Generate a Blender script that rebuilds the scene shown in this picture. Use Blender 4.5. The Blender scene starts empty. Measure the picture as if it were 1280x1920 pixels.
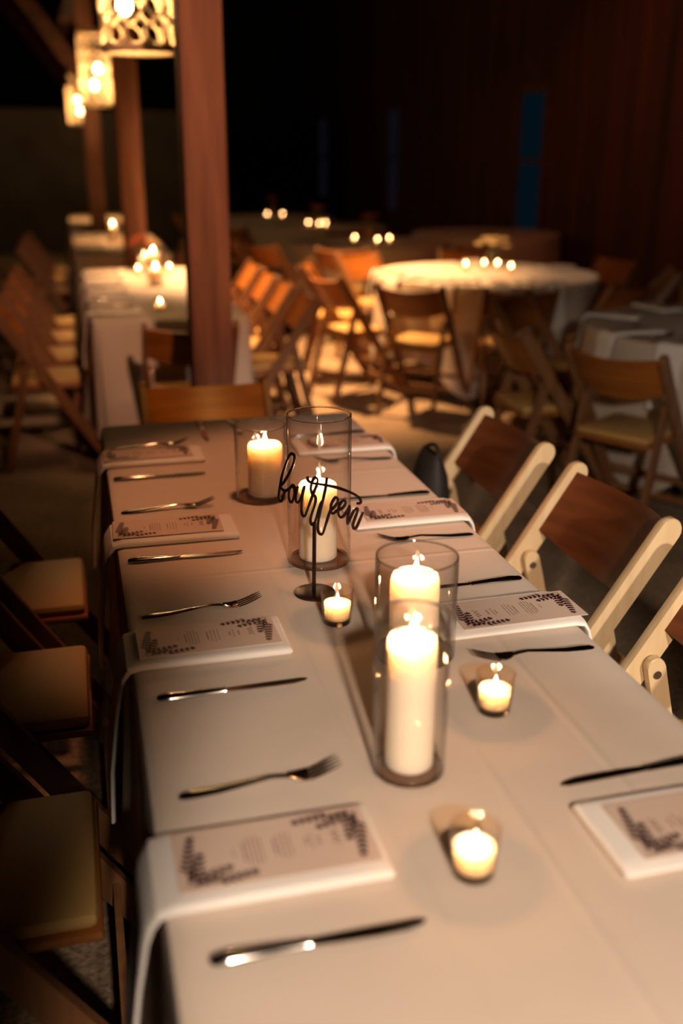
import bpy, bmesh, math, random
from mathutils import Vector, Matrix
random.seed(7)
PI = math.pi
C = bpy.context.scene.collection
SC = bpy.context.scene

# ------------------------------------------------------------------ camera
CAM = Vector((-0.0361, -2.975, 1.5189))
yaw, pitch, roll = 0.2567, 0.3456, 0.0042
F = Vector((math.sin(yaw)*math.cos(pitch), math.cos(yaw)*math.cos(pitch), -math.sin(pitch)))
r0 = Vector((math.cos(yaw), -math.sin(yaw), 0)); u0 = r0.cross(F)
rr = r0*math.cos(roll)+u0*math.sin(roll); uu = -r0*math.sin(roll)+u0*math.cos(roll)
cd = bpy.data.cameras.new('camera'); cam = bpy.data.objects.new('camera', cd); C.objects.link(cam)
M3 = Matrix((rr, uu, -F)).transposed()
cam.matrix_world = Matrix.Translation(CAM) @ M3.to_4x4()
cd.sensor_fit = 'VERTICAL'; cd.sensor_height = 36.0; cd.sensor_width = 24.0
cd.lens = 1867.0/1920*36
cd.clip_start = 0.05; cd.clip_end = 80
cd.dof.use_dof = True; cd.dof.focus_distance = 1.88; cd.dof.aperture_fstop = 1.55
SC.camera = cam

# ------------------------------------------------------------------ view, world, room lights, added fills
vs = SC.view_settings
vs.view_transform = 'Standard'; vs.look = 'None'; vs.gamma = 1; vs.use_curve_mapping = False
vs.exposure = 0.0
SC.cycles.transparent_max_bounces = 40
SC.cycles.max_bounces = 14
SC.cycles.sample_clamp_indirect = 4.0
SC.cycles.caustics_reflective = False
SC.cycles.caustics_refractive = False

w = bpy.data.worlds.new('world'); SC.world = w; w.use_nodes = True
w.node_tree.nodes['Background'].inputs[0].default_value = (1.0, 0.5, 0.28, 1)
w.node_tree.nodes['Background'].inputs[1].default_value = 0.004

def light(name, kind, loc, power, col, size=0.05, aim=None, cone=None, blend=0.3, parent=None):
    d = bpy.data.lights.new(name, kind); d.energy = power; d.color = col
    d.shadow_soft_size = size
    o = bpy.data.objects.new(name, d); C.objects.link(o)
    o.location = loc
    if aim is not None:
        v = Vector(aim)-Vector(loc); o.rotation_euler = v.to_track_quat('-Z', 'Y').to_euler()
    if cone: d.spot_size = math.radians(cone); d.spot_blend = blend
    if parent: o.parent = parent
    return o
# pale spotlight behind the photographer, thrown over the table and the chairs on its right
light('front_spotlight', 'SPOT', (0.10, -3.9, 1.95), 290, (1.0, 0.78, 0.60), 0.05, (0.10+math.sin(.67)*math.cos(.72), -3.9+math.cos(.67)*math.cos(.72), 1.95-math.sin(.72)), 72, 0.22)
light('added_table_fill', 'SPOT', (0.44, -1.0, 3.1), 115, (1.0, 0.40, 0.18), 0.10, (0.50, -.74, 0.75), 33, 0.55)  # added amber fill without a fixture, warms the far half of the cloth
light('added_post_fill', 'SPOT', (0.75, -2.6, 3.0), 520, (1.0, 0.48, 0.27), 0.06, (0.48, 1.15, 1.5), 30, 0.9)  # invented orange fill to lift the front face of the post
light('added_round_table_fill', 'SPOT', (2.3, -3.6, 2.6), 200, (1.0, 0.86, 0.70), 0.06, (2.95, .5, .52), 15, 0.8)  # neutral fill put in for the cloth front of the right-edge table
light('added_chair_fill', 'SPOT', (1.35, -4.7, 2.05), 420, (1.0, 0.84, 0.68), 0.06, (1.12, -1.0, 0.66), 20, 0.6)  # narrow extra fill, added to whiten the right chairs' uprights
light('added_head_chair_fill', 'SPOT', (0.45, -1.6, 2.9), 130, (1.0, 0.45, 0.10), 0.06, (0.36, 0.36, 0.80), 13, 0.7)  # added amber fill on the head chair's backrest
# amber spotlight over the aisle
light('aisle_spotlight', 'SPOT', (1.1, 4.4, 4.3), 4000, (1.0, 0.53, 0.21), 0.10, (1.55, 4.0, 0), 52, 0.9)
light('added_flower_table_fill', 'SPOT', (3.1, 3.0, 4.3), 190, (1.0, 0.60, 0.36), 0.10, (2.8, 3.6, .75), 34, 0.8)  # fill added to brighten the flowers and the tabletop around them
light('added_rear_fill', 'SPOT', (1.1, 3.3, 4.2), 330, (1.0, 0.56, 0.30), 0.12, (0.40, 3.4, 0), 34, 0.9)  # added fill, tuned to pale the cloth of the second long table
# added amber fills over the two rear tables, dim wash on the board wall
light('added_third_table_fill', 'SPOT', (1.3, 6.7, 4.3), 900, (1.0, 0.46, 0.15), 0.12, (0.36, 6.7, 0), 26, 0.9)
light('added_farthest_table_fill', 'SPOT', (1.3, 10.0, 4.3), 900, (1.0, 0.46, 0.15), 0.12, (0.33, 10.0, 0), 26, 0.9)
light('wall_wash_light', 'SPOT', (2.2, 3.0, 3.9), 110, (1.0, 0.30, 0.12), 0.2, (5.0, 6.0, 1.6), 80, 1.0)

# ------------------------------------------------------------------ materials
def newmat(name):
    m = bpy.data.materials.new(name); m.use_nodes = True
    nt = m.node_tree; b = nt.nodes['Principled BSDF']
    return m, nt, b
def mat(name, col, rough=0.6, metal=0.0, noise=0.0, scale=(8, 8, 8), col2=None, bump=0.0, bscale=200, **kw):
    m, nt, b = newmat(name)
    b.inputs['Base Color'].default_value = (*col, 1)
    b.inputs['Roughness'].default_value = rough
    b.inputs['Metallic'].default_value = metal
    for k, v in kw.items(): b.inputs[k.replace('_', ' ')].default_value = v
    tc = nt.nodes.new('ShaderNodeTexCoord')
    if col2:
        mp = nt.nodes.new('ShaderNodeMapping'); mp.inputs['Scale'].default_value = scale
        nz = nt.nodes.new('ShaderNodeTexNoise'); nz.inputs['Scale'].default_value = 1; nz.inputs['Detail'].default_value = 6
        rp = nt.nodes.new('ShaderNodeValToRGB')
        rp.color_ramp.elements[0].position = 0.35; rp.color_ramp.elements[0].color = (*col, 1)
        rp.color_ramp.elements[1].position = 0.68; rp.color_ramp.elements[1].color = (*col2, 1)
        nt.links.new(tc.outputs['Object'], mp.inputs[0]); nt.links.new(mp.outputs[0], nz.inputs[0])
        nt.links.new(nz.outputs[0], rp.inputs[0]); nt.links.new(rp.outputs[0], b.inputs['Base Color'])
    if bump:
        n2 = nt.nodes.new('ShaderNodeTexNoise'); n2.inputs['Scale'].default_value = bscale; n2.inputs['Detail'].default_value = 4
        bp = nt.nodes.new('ShaderNodeBump'); bp.inputs['Strength'].default_value = bump; bp.inputs['Distance'].default_value = 0.002
        nt.links.new(tc.outputs['Object'], n2.inputs[0]); nt.links.new(n2.outputs[0], bp.inputs['Height'])
        nt.links.new(bp.outputs[0], b.inputs['Normal'])
    return m
def emit(name, col, s):
    m = bpy.data.materials.new(name); m.use_nodes = True; nt = m.node_tree
    nt.nodes.clear(); o = nt.nodes.new('ShaderNodeOutputMaterial'); e = nt.nodes.new('ShaderNodeEmission')
    e.inputs[0].default_value = (*col, 1); e.inputs[1].default_value = s
    nt.links.new(e.outputs[0], o.inputs[0]); return m
def glassmat(name, tint=(0.93, 0.9, 0.86), rough=0.02, f=1.0):
    # thin clear glass: see-through with Fresnel reflections
    m = bpy.data.materials.new(name); m.use_nodes = True; nt = m.node_tree
    nt.nodes.clear(); o = nt.nodes.new('ShaderNodeOutputMaterial')
    t = nt.nodes.new('ShaderNodeBsdfTransparent'); t.inputs[0].default_value = (*tint, 1)
    g = nt.nodes.new('ShaderNodeBsdfGlossy'); g.inputs['Roughness'].default_value = rough
    lf = nt.nodes.new('ShaderNodeLayerWeight'); lf.inputs[0].default_value = 0.5
    lw = nt.nodes.new('ShaderNodeMath'); lw.operation = 'POWER'; lw.inputs[1].default_value = 4.0; nt.links.new(lf.outputs['Facing'], lw.inputs[0])
    mu = nt.nodes.new('ShaderNodeMath'); mu.operation = 'MULTIPLY_ADD'; mu.inputs[1].default_value = 0.75*f; mu.inputs[2].default_value = 0.022*f; mu.use_clamp = True
    mx = nt.nodes.new('ShaderNodeMixShader')
    nt.links.new(lw.outputs[0], mu.inputs[0]); nt.links.new(mu.outputs[0], mx.inputs[0])
    nt.links.new(t.outputs[0], mx.inputs[1]); nt.links.new(g.outputs[0], mx.inputs[2]); nt.links.new(mx.outputs[0], o.inputs[0])
    return m
def realglass(name, col=(0.8, 0.75, 0.7)):
    m, nt, b = newmat(name)
    b.inputs['Base Color'].default_value = (*col, 1); b.inputs['Roughness'].default_value = 0.03
    b.inputs['Transmission Weight'].default_value = 1.0; b.inputs['IOR'].default_value = 1.48
    return m

LINEN = mat('ivory_linen', (0.60, 0.50, 0.42), 0.85, bump=0.25, bscale=420)
LINEN2 = mat('white_linen', (0.52, 0.44, 0.37), 0.85, bump=0.2, bscale=300)
NAPKIN = mat('white_napkin', (0.74, 0.70, 0.66), 0.85, bump=0.25, bscale=500)
CARD = mat('cream_card', (0.58, 0.44, 0.36), 0.7)
INK = mat('plum_ink', (0.045, 0.010, 0.016), 0.6)
INKT = mat('brown_ink', (0.22, 0.12, 0.10), 0.6)
STEEL = mat('polished_steel', (0.56, 0.52, 0.48), 0.14, 1.0)
SIGN = mat('dark_walnut_acrylic', (0.014, 0.005, 0.004), 0.32)
FRAME = mat('frame_wood_lit', (0.62, 0.46, 0.27), 0.42, col2=(0.52, 0.36, 0.20), scale=(30, 30, 3))  # chair frame wood, paled with the key highlight painted in
BOARD = mat('board_wood_shaded', (0.11, 0.030, 0.008), 0.40, col2=(0.07, 0.018, 0.005), scale=(6, 3, 40))  # shaded copy of the chair board, shade put into the dark colour
BROWN = mat('brown_frame_wood', (0.22, 0.10, 0.038), 0.5, col2=(0.15, 0.062, 0.022), scale=(30, 30, 3))  # same frames in brown, without the painted highlight; darkens the shadowed left chairs
BOARD_LIT = mat('back_board_lit', (0.34, 0.115, 0.018), 0.45, col2=(0.24, 0.075, 0.012), scale=(6, 3, 40))  # lit copy of the same board, amber light put into the colour
SEATM = mat('tan_vinyl', (0.50, 0.30, 0.10), 0.5)
POST = mat('red_brown_timber', (0.27, 0.115, 0.062), 0.75, col2=(0.14, 0.052, 0.028), scale=(18, 18, 1.6), bump=0.6, bscale=40)
BEAM = mat('dark_timber', (0.10, 0.035, 0.016), 0.8, col2=(0.05, 0.018, 0.01), scale=(4, 14, 14))
BOARDS = mat('old_wall_boards', (0.085, 0.022, 0.010), 0.85, col2=(0.022, 0.008, 0.005), scale=(1, 4.5, 0.35), bump=0.5, bscale=20)
GREYW = mat('grey_partition_paint', (0.09, 0.08, 0.065), 0.9, col2=(0.07, 0.06, 0.05), scale=(2, 2, 2))
DARKW = mat('dark_shed_wall', (0.03, 0.018, 0.012), 0.9, col2=(0.015, 0.01, 0.008), scale=(3, 3, 1))
ROPE = mat('cream_rope', (0.85, 0.68, 0.44), 0.8, col2=(0.75, 0.56, 0.34), scale=(60, 60, 60), bump=0.5, bscale=150)
BLACK = mat('black_cord', (0.02, 0.018, 0.016), 0.6)
BRASS = mat('aged_brass', (0.45, 0.25, 0.10), 0.3, 1.0)
WICK = mat('charred_wick', (0.02, 0.012, 0.01), 0.9)
PETAL = mat('ivory_petals', (0.80, 0.66, 0.36), 0.7)
ROSE = mat('rust_petals', (0.40, 0.08, 0.03), 0.7)
LEAF = mat('dark_green_leaf', (0.06, 0.09, 0.03), 0.7)
TABLEW = mat('folding_table_plastic', (0.35, 0.33, 0.30), 0.6)
BAGM = mat('black_leather', (0.008, 0.007, 0.007), 0.7)
GLASS = glassmat('clear_glass', (0.985, 0.975, 0.96), 0.045, 1.5)
RIM = realglass('thick_clear_glass', (0.93, 0.86, 0.78))
BASEG = glassmat('smoky_base_glass', (0.80, 0.70, 0.62), 0.05, 1.5)
VGLASS = glassmat('amber_tinted_glass', (0.98, 0.90, 0.80), 0.03, 1.2)
FLAME = emit('candle_flame', (1.0, 0.72, 0.40), 14)
FLAMEFAR = emit('distant_candle_flame', (1.0, 0.60, 0.30), 75)
BULB = emit('warm_bulb', (1.0, 0.66, 0.32), 30)
PANE = emit('dusk_window_pane', (0.05, 0.30, 0.50), 0.016)
PANE2 = emit('grey_dusk_window_pane', (0.35, 0.35, 0.55), 0.010)
WAX, nt_, b_ = newmat('ivory_wax')
b_.inputs['Base Color'].default_value = (0.93, 0.82, 0.69, 1); b_.inputs['Roughness'].default_value = 0.45
b_.inputs['Subsurface Weight'].default_value = 1.0; b_.inputs['Subsurface Scale'].default_value = 0.03
b_.inputs['Subsurface Radius'].default_value = (1.0, 0.9, 0.78)
# floor: packed dirt and gravel
FLOOR = mat('packed_gravel', (0.30, 0.21, 0.135), 0.9, col2=(0.19, 0.13, 0.085), scale=(3, 3, 3), bump=1.0, bscale=30)
nt = FLOOR.node_tree
vz = nt.nodes.new('ShaderNodeTexNoise'); vz.inputs['Scale'].default_value = 60; vz.inputs['Detail'].default_value = 3
mr = nt.nodes.new('ShaderNodeMapRange'); mr.inputs[1].default_value = 0.3; mr.inputs[2].default_value = 0.7; mr.inputs[3].default_value = 0.5; mr.inputs[4].default_value = 1.5
mxc = nt.nodes.new('ShaderNodeMix'); mxc.data_type = 'RGBA'; mxc.blend_type = 'MULTIPLY'; mxc.inputs[0].default_value = 1
tcn = [n for n in nt.nodes if n.type == 'TEX_COORD'][0]; rpn = [n for n in nt.nodes if n.type == 'VALTORGB'][0]
nt.links.new(tcn.outputs['Object'], vz.inputs[0]); nt.links.new(vz.outputs[0], mr.inputs[0])
nt.links.new(rpn.outputs[0], mxc.inputs[6]); nt.links.new(mr.outputs[0], mxc.inputs[7])
nt.links.new(mxc.outputs[2], nt.nodes['Principled BSDF'].inputs['Base Color'])

# ------------------------------------------------------------------ helpers
class MB:
    """collects faces, linked as ONE mesh object"""
    def __init__(s): s.v = []; s.f = []
    def add(s, vs, fs):
        n = len(s.v); s.v += [tuple(v) for v in vs]; s.f += [tuple(i+n for i in f) for f in fs]; return s
    def box(s, a, b, bev=0.0):
        x0, y0, z0 = a; x1, y1, z1 = b
        if bev <= 0:
            vs = [(x, y, z) for z in (z0, z1) for (x, y) in ((x0, y0), (x1, y0), (x1, y1), (x0, y1))]
            return s.add(vs, [(3, 2, 1, 0), (4, 5, 6, 7), (0, 1, 5, 4), (1, 2, 6, 5), (2, 3, 7, 6), (3, 0, 4, 7)])
        bm = bmesh.new(); bmesh.ops.create_cube(bm, size=1)
        for v in bm.verts:
            v.co = Vector((x0+(v.co.x+.5)*(x1-x0), y0+(v.co.y+.5)*(y1-y0), z0+(v.co.z+.5)*(z1-z0)))
        bmesh.ops.bevel(bm, geom=bm.edges[:], offset=bev, segments=2, affect='EDGES', profile=0.5)
        bm.verts.index_update()
        s.add([v.co for v in bm.verts], [[v.index for v in f.verts] for f in bm.faces]); bm.free(); return s
    def bar(s, p0, p1, wdir, w, t, roundtop=0, roundbot=0):
        """flat bar from p0 to p1; w wide along wdir, t thick across; ends rounded by half discs"""
        p0 = Vector(p0); p1 = Vector(p1); d = (p1-p0).normalized(); wd = Vector(wdir); wd = (wd-d*wd.dot(d)).normalized(); n = d.cross(wd)
        o = []
        if roundbot:
            o += [p0+wd*(w/2*math.cos(a))-d*(w/2*abs(math.sin(a)))*1.0 for a in [PI-PI*i/8 for i in range(9)]][::1]
        else: o += [p0-wd*w/2, p0+wd*w/2]
        if roundtop:
            o += [p1+wd*(w/2*math.cos(a))+d*(w/2*math.sin(a)) for a in [PI*i/8 for i in range(9)]]
        else: o += [p1+wd*w/2, p1-wd*w/2]
        return s.prism(o, n*t)
    def prism(s, outline, vec):
        """outline (3-D loop) extruded +-vec/2, with slightly chamfered edges"""
        vec = Vector(vec); N = len(outline); c = sum((Vector(p) for p in outline), Vector())/N
        rings = []
        ln = vec.length; ch = min(0.0025, ln*0.25)
        for off, sh in ((-.5, ch), (-.5+ch/ln, 0), (.5-ch/ln, 0), (.5, ch)):
            ring = []
            for p in outline:
                p = Vector(p); dd = (c-p); L = dd.length
                ring.append(p+vec*off+(dd/L*sh if L > 1e-6 else Vector()))
            rings.append(ring)
        vs = [v for r in rings for v in r]
        fs = [tuple(range(N))[::-1], tuple(range(3*N, 4*N))]
        for k in range(3):
            for i in range(N): j = (i+1) % N; fs.append((k*N+i, k*N+j, (k+1)*N+j, (k+1)*N+i))
        return s.add(vs, fs)
    def tube(s, pts, r, n=8, ry=None, up=(0, 0, 1), caps=True, closed=False):
        pts = [Vector(p) for p in pts]; N = len(pts)
        rs = r if isinstance(r, (list, tuple)) else [r]*N
        rys = ry if isinstance(ry, (list, tuple)) else ([ry]*N if ry else rs)
        vs = []; prev = None
        for i, p in enumerate(pts):
            if closed: t = pts[(i+1) % N]-pts[i-1]
            else: t = pts[min(i+1, N-1)]-pts[max(i-1, 0)]
            t.normalize()
            u = Vector(up); a = t.cross(u)
            if a.length < 1e-3: a = t.cross(Vector((1, 0, 0)))
            a.normalize()
            if prev is not None and a.dot(prev) < 0: a = -a
            prev = a; b = a.cross(t).normalized()
            for k in range(n):
                an = 2*PI*k/n
                vs.append(p+a*(rs[i]*math.cos(an))+b*(rys[i]*math.sin(an)))
        fs = []
        for i in range(N if closed else N-1):
            i2 = (i+1) % N
            for k in range(n): k2 = (k+1) % n; fs.append((i*n+k, i*n+k2, i2*n+k2, i2*n+k))
        if caps and not closed: fs += [tuple(range(n))[::-1], tuple(range((N-1)*n, N*n))]
        return s.add(vs, fs)
    def lathe(s, prof, n=32, c=(0, 0, 0), cap0=False, cap1=False, wob=None):
        vs = []
        for j, (r, z) in enumerate(prof):
            for k in range(n):
                a = 2*PI*k/n; q = r*(1+(wob(a, j) if wob else 0))
                vs.append((c[0]+q*math.cos(a), c[1]+q*math.sin(a), c[2]+z))
        fs = []
        for j in range(len(prof)-1):
            for k in range(n): k2 = (k+1) % n; fs.append((j*n+k, j*n+k2, (j+1)*n+k2, (j+1)*n+k))
        if cap0: fs.append(tuple(range(n))[::-1])
        if cap1: fs.append(tuple(range((len(prof)-1)*n, len(prof)*n)))
        return s.add(vs, fs)
    def build(s, name, m, parent=None, smooth=True, loc=None):
        me = bpy.data.meshes.new(name); me.from_pydata(s.v, [], s.f); me.materials.append(m)
        bm = bmesh.new(); bm.from_mesh(me); bmesh.ops.recalc_face_normals(bm, faces=bm.faces[:]); bm.to_mesh(me); bm.free()
        if smooth:
            me.shade_smooth()
            try: me.set_sharp_from_angle(angle=math.radians(38))
            except Exception: pass
        o = bpy.data.objects.new(name, me); C.objects.link(o)
        if parent: o.parent = parent
        if loc: o.location = loc
        return o

def tag(o, label, cat, group=None, kind=None):
    o['label'] = label; o['category'] = cat
    if group: o['group'] = group
    if kind: o['kind'] = kind
    return o
def thing(name, label, cat, loc=(0, 0, 0), rz=0, group=None):
    o = bpy.data.objects.new(name, None); C.objects.link(o); o.empty_display_size = 0.05
    o.location = loc; o.rotation_euler = (0, 0, rz); return tag(o, label, cat, group)
def struct(o): o['kind'] = 'structure'; return o
def dup(root, loc, rz, label, group=None):
    r = root.copy(); C.objects.link(r); r.location = loc; r.rotation_euler = (0, 0, rz); r['label'] = label
    if group: r['group'] = group
    def rec(src, dst):
        for ch in list(src.children):
            c = ch.copy(); C.objects.link(c); c.parent = dst
            rec(ch, c)
    rec(root, r); return r
def smoothpath(P, k=6):
    P = [Vector(p) for p in P]; out = []
    for i in range(len(P)-1):
        a = P[max(i-1, 0)]; b = P[i]; c = P[i+1]; d = P[min(i+2, len(P)-1)]
        for j in range(k):
            t = j/k
            out.append(0.5*((2*b)+(c-a)*t+(2*a-5*b+4*c-d)*t*t+(3*b-a-3*c+d)*t**3))
    out.append(P[-1]); return out

# ------------------------------------------------------------------ the barn
struct(MB().box((-6, -7, -0.1), (5, 21, 0)).build('floor', FLOOR, smooth=False))
struct(MB().box((-6, -7, 4.6), (5, 21, 4.7)).build('ceiling', DARKW, smooth=False))
b = MB()
y = -7.0; k = 0
while y < 21:
    wd = random.uniform(.22, .34); y2 = min(y+wd, 21)
    d = random.uniform(0, .02)
    b.box((5.0-d, y+.006, 0), (5.1, y2-.006, 4.6)); y = y2; k += 1
b.box((5.06, -7, 0), (5.12, 21, 4.6))
struct(b.build('wall_right', BOARDS, smooth=False))
struct(MB().box((-6.1, -7, 0), (-6, 21, 4.6)).build('wall_left', DARKW, smooth=False))
struct(MB().box((-6, 21, 0), (5, 21.1, 4.6)).build('wall_back', DARKW, smooth=False))
struct(MB().box((-6, -7.1, 0), (5, -7, 4.6)).build('wall_front', DARKW, smooth=False))
pw = MB().box((-5.9, 14, 0), (2.5, 14.12, 2.14))
tag(pw.build('partition_wall', GREYW, smooth=False), 'low grey partition wall standing across the dark back of the barn', 'partition')
# slit windows in the board wall
for i, (wy, m) in enumerate([(7.85, PANE), (12.9, PANE2), (17.6, PANE2)]):
    fr = MB(); hw = .32
    fr.box((4.93, wy-hw-.07, .60), (5.02, wy-hw, 2.24)).box((4.93, wy+hw, .60), (5.02, wy+hw+.07, 2.24))
    fr.box((4.93, wy-hw, 2.15), (5.02, wy+hw, 2.24)).box((4.93, wy-hw, .60), (5.02, wy+hw, .69)).box((4.95, wy-hw, 1.42), (5.02, wy+hw, 1.47))
    wo = struct(fr.build('window_%d' % (i+1), BEAM, smooth=False))
    MB().box((4.965, wy-hw+.001, .69), (4.975, wy+hw-.001, 2.15)).build('window_pane', m, wo, smooth=False)

# posts, beams and braces
pw_ = .082
PO = [(0.482, 1.15), (0.415, 4.85), (0.25, 8.3)]
nm = ['thick red-brown timber post rising behind the near table', 'second timber post, behind the one at the near table', 'third and farthest dim timber post in the row']
for (px, py), l in zip(PO, nm):
    o = MB().box((-pw_, -pw_, 0), (pw_, pw_, 3.2), .006).build('timber_post', POST, loc=(px, py, 0)); tag(o, l, 'post', 'row of timber posts')
dirv = (Vector((PO[2][0], PO[2][1], 0))-Vector((PO[0][0], PO[0][1], 0))).normalized()
a0 = Vector((PO[0][0], PO[0][1], 0))-dirv*5; a1 = Vector((PO[2][0], PO[2][1], 0))+dirv*9
struct(MB().bar((a0.x, a0.y, 3.3), (a1.x, a1.y, 3.3), (0, 0, 1), .2, .18).build('trim_1', BEAM, smooth=False))
for i, (px, py) in enumerate(PO):
    struct(MB().bar((-6, py, 3.3+.2), (5, py, 3.3+.2), (0, 0, 1), .2, .16).build('trim_%d' % (i+2), BEAM, smooth=False))
for (px, py, za, dx, zb), l in zip([(PO[2][0], PO[2][1], 2.26, .90, 3.42), (PO[2][0]-.1, 11.9, 2.35, .86, 3.40)], ['diagonal timber brace running up and left from the farthest post', 'dim diagonal timber brace beyond the farthest pendant lamp']):
    o = MB().bar((px-.08, py, za), (px-dx, py, zb), (0, 0, 1), .15, .09).build('timber_brace', BEAM, smooth=False); tag(o, l, 'brace')

# ------------------------------------------------------------------ pendants
def make_pendant():
    t = thing('pendant_lamp', '', 'lamp')
    R = .160; H = .66
    s = MB(); N = 11
    for sgn in (1, -1):
        for k in range(N):
            P = []
            for i in range(31):
                u = i/30; a = 2*PI*k/N+sgn*(u*PI*1.0+0.10*math.sin(u*2*PI*5.5*1.0)); rd = R+sgn*.004*math.cos(u*PI*11)
                P.append((rd*math.cos(a), rd*math.sin(a), u*H))
            s.tube(P, .0125, 6, ry=.006, up=(0, 0, 1))
    s.build('woven_shade', ROPE, t)
    for z in (0, H):
        g = MB(); g.tube([(R*math.cos(a), R*math.sin(a), z) for a in [2*PI*i/32 for i in range(32)]], .013, 8, ry=.019, closed=True); g.build('shade_ring', ROPE, t)
    x = MB(); x.tube([(-R, 0, H), (R, 0, H)], .006).tube([(0, -R, H), (0, R, H)], .006); x.build('cross_bar', BLACK, t)
    MB().tube([(0, 0, H), (0, 0, 2.6)], .004, 6).build('cord', BLACK, t)
    for (bx, by, bz) in ((-.06, -.05, .17), (.055, .02, .33)):
        so = MB().tube([(bx, by, bz+.045), (bx, by, bz+.1), (0, 0, H)], [.016, .014, .004], 8).build('bulb_socket', BLACK, t)
        prof = [(.001, -.038), (.018, -.034), (.030, -.018), (.034, 0), (.029, .02), (.018, .038), (.014, .05)]
        MB().lathe(prof, 16, (bx, by, bz), cap0=True).build('bulb', BULB, t)
        light('bulb_light', 'POINT', (bx, by, bz), 34.0, (1.0, .56, .22), .04, parent=t)
    return t
pend = make_pendant()
PL = [(.328, 2.02, 1.955, 'nearest and largest woven rope pendant lamp, cut by the top of the photo'),
      (.295, 7.4, 1.945, 'middle woven pendant lamp, glowing behind the nearest one'),
      (.19, 12.2, 1.89, 'farthest and lowest of the three woven pendant lamps')]
for i, (x, y, z, l) in enumerate(PL):
    if i == 0: pend.location = (x, y, z); pend['label'] = l; pend['group'] = 'woven pendant lamps'
    else: dup(pend, (x, y, z), .6*i, l).scale = (.88, .88, .93)

# ------------------------------------------------------------------ tables
def rect_outline(x0, x1, y0, y1, r=.025, step=.03):
    P = []
    def seg(a, b):
        n = max(1, int((Vector(b)-Vector(a)).length/step))
        for i in range(n): P.append(Vector(a).lerp(Vector(b), i/n))
    def arc(cx, cy, a0):
        for i in range(5): a = a0+PI/2*i/5; P.append(Vector((cx+r*math.cos(a), cy+r*math.sin(a), 0)))
    seg((x0+r, y0, 0), (x1-r, y0, 0)); arc(x1-r, y0+r, -PI/2)
    seg((x1, y0+r, 0), (x1, y1-r, 0)); arc(x1-r, y1-r, 0)
    seg((x1-r, y1, 0), (x0+r, y1, 0)); arc(x0+r, y1-r, PI/2)
    seg((x0, y1-r, 0), (x0, y0+r, 0)); arc(x0+r, y0+r, PI)
    return P
def drape(outline, z, drop, wave=.02, freq=14, flare=.05, ph=0, rows=12):
    """flat cloth top with rounded edge and hanging folds; drop is a number or a function of (i/N, point)"""
    N = len(outline); c = sum(outline, Vector())/N
    L = [0]
    for i in range(N): L.append(L[-1]+(outline[(i+1) % N]-outline[i]).length)
    nrm = []
    for i in range(N):
        t = outline[(i+1) % N]-outline[i-1]; n = Vector((t.y, -t.x, 0)).normalized(); nrm.append(n)
    vs = []; fs = []
    for i in range(N): vs.append(outline[i]-nrm[i]*.02+Vector((0, 0, z)))
    prof = [(-.008, -.0005), (-.002, -.003), (0, -.009)]
    rws = [(0, *p) for p in prof]
    for (_, o_, dz) in rws:
        for i in range(N): vs.append(outline[i]+nrm[i]*o_+Vector((0, 0, z+dz)))
    for k in range(1, rows+1):
        t = k/rows
        for i in range(N):
            s_ = L[i]; D = drop(i/N, outline[i]) if callable(drop) else drop
            amp = wave*(t**.8)
            of = flare*t+amp*(math.sin(s_*freq+ph)+.5*math.sin(s_*freq*1.7+ph*2+1.3)+.35*math.sin(s_*freq*.41+2))
            tw = .3*amp*math.cos(s_*freq+ph)
            tg = Vector((-nrm[i].y, nrm[i].x, 0))
            vs.append(outline[i]+nrm[i]*max(of, .004)+tg*tw+Vector((0, 0, z-.009-(D-.009)*t)))
    R = 1+len(prof)+rows
    for k in range(R-1):
        for i in range(N): j = (i+1) % N; fs.append((k*N+i, k*N+j, (k+1)*N+j, (k+1)*N+i))
    m = MB().add(vs, fs); m.f.append(tuple(range(N)))
    return m
def banquet_table(x0, y0, x1, y1, label, grp='long banquet tables'):
    cx, cy = (x0+x1)/2, (y0+y1)/2; hx, hy = (x1-x0)/2-.006, (y1-y0)/2-.006
    t = thing('banquet_table', label, 'table', (cx, cy, 0), 0, grp)
    MB().box((-hx, -hy, .70), (hx, hy, .745), .004).build('tabletop', TABLEW, t)
    for sy in (-1, 1):
        for sx in (-1, 1):
            MB().tube([(sx*(hx-.09), sy*(hy-.22), .70), (sx*(hx-.09), sy*(hy-.22), 0)], .014, 8).build('leg', BLACK, t)
        MB().tube([(-hx+.09, sy*(hy-.22), .12), (hx-.09, sy*(hy-.22), .12)], .010, 6).build('leg_brace', BLACK, t)
    return t
banquet_table(0, -2.50, .76, 0, 'long rectangular banquet table hidden under the near ivory cloth')
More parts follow.
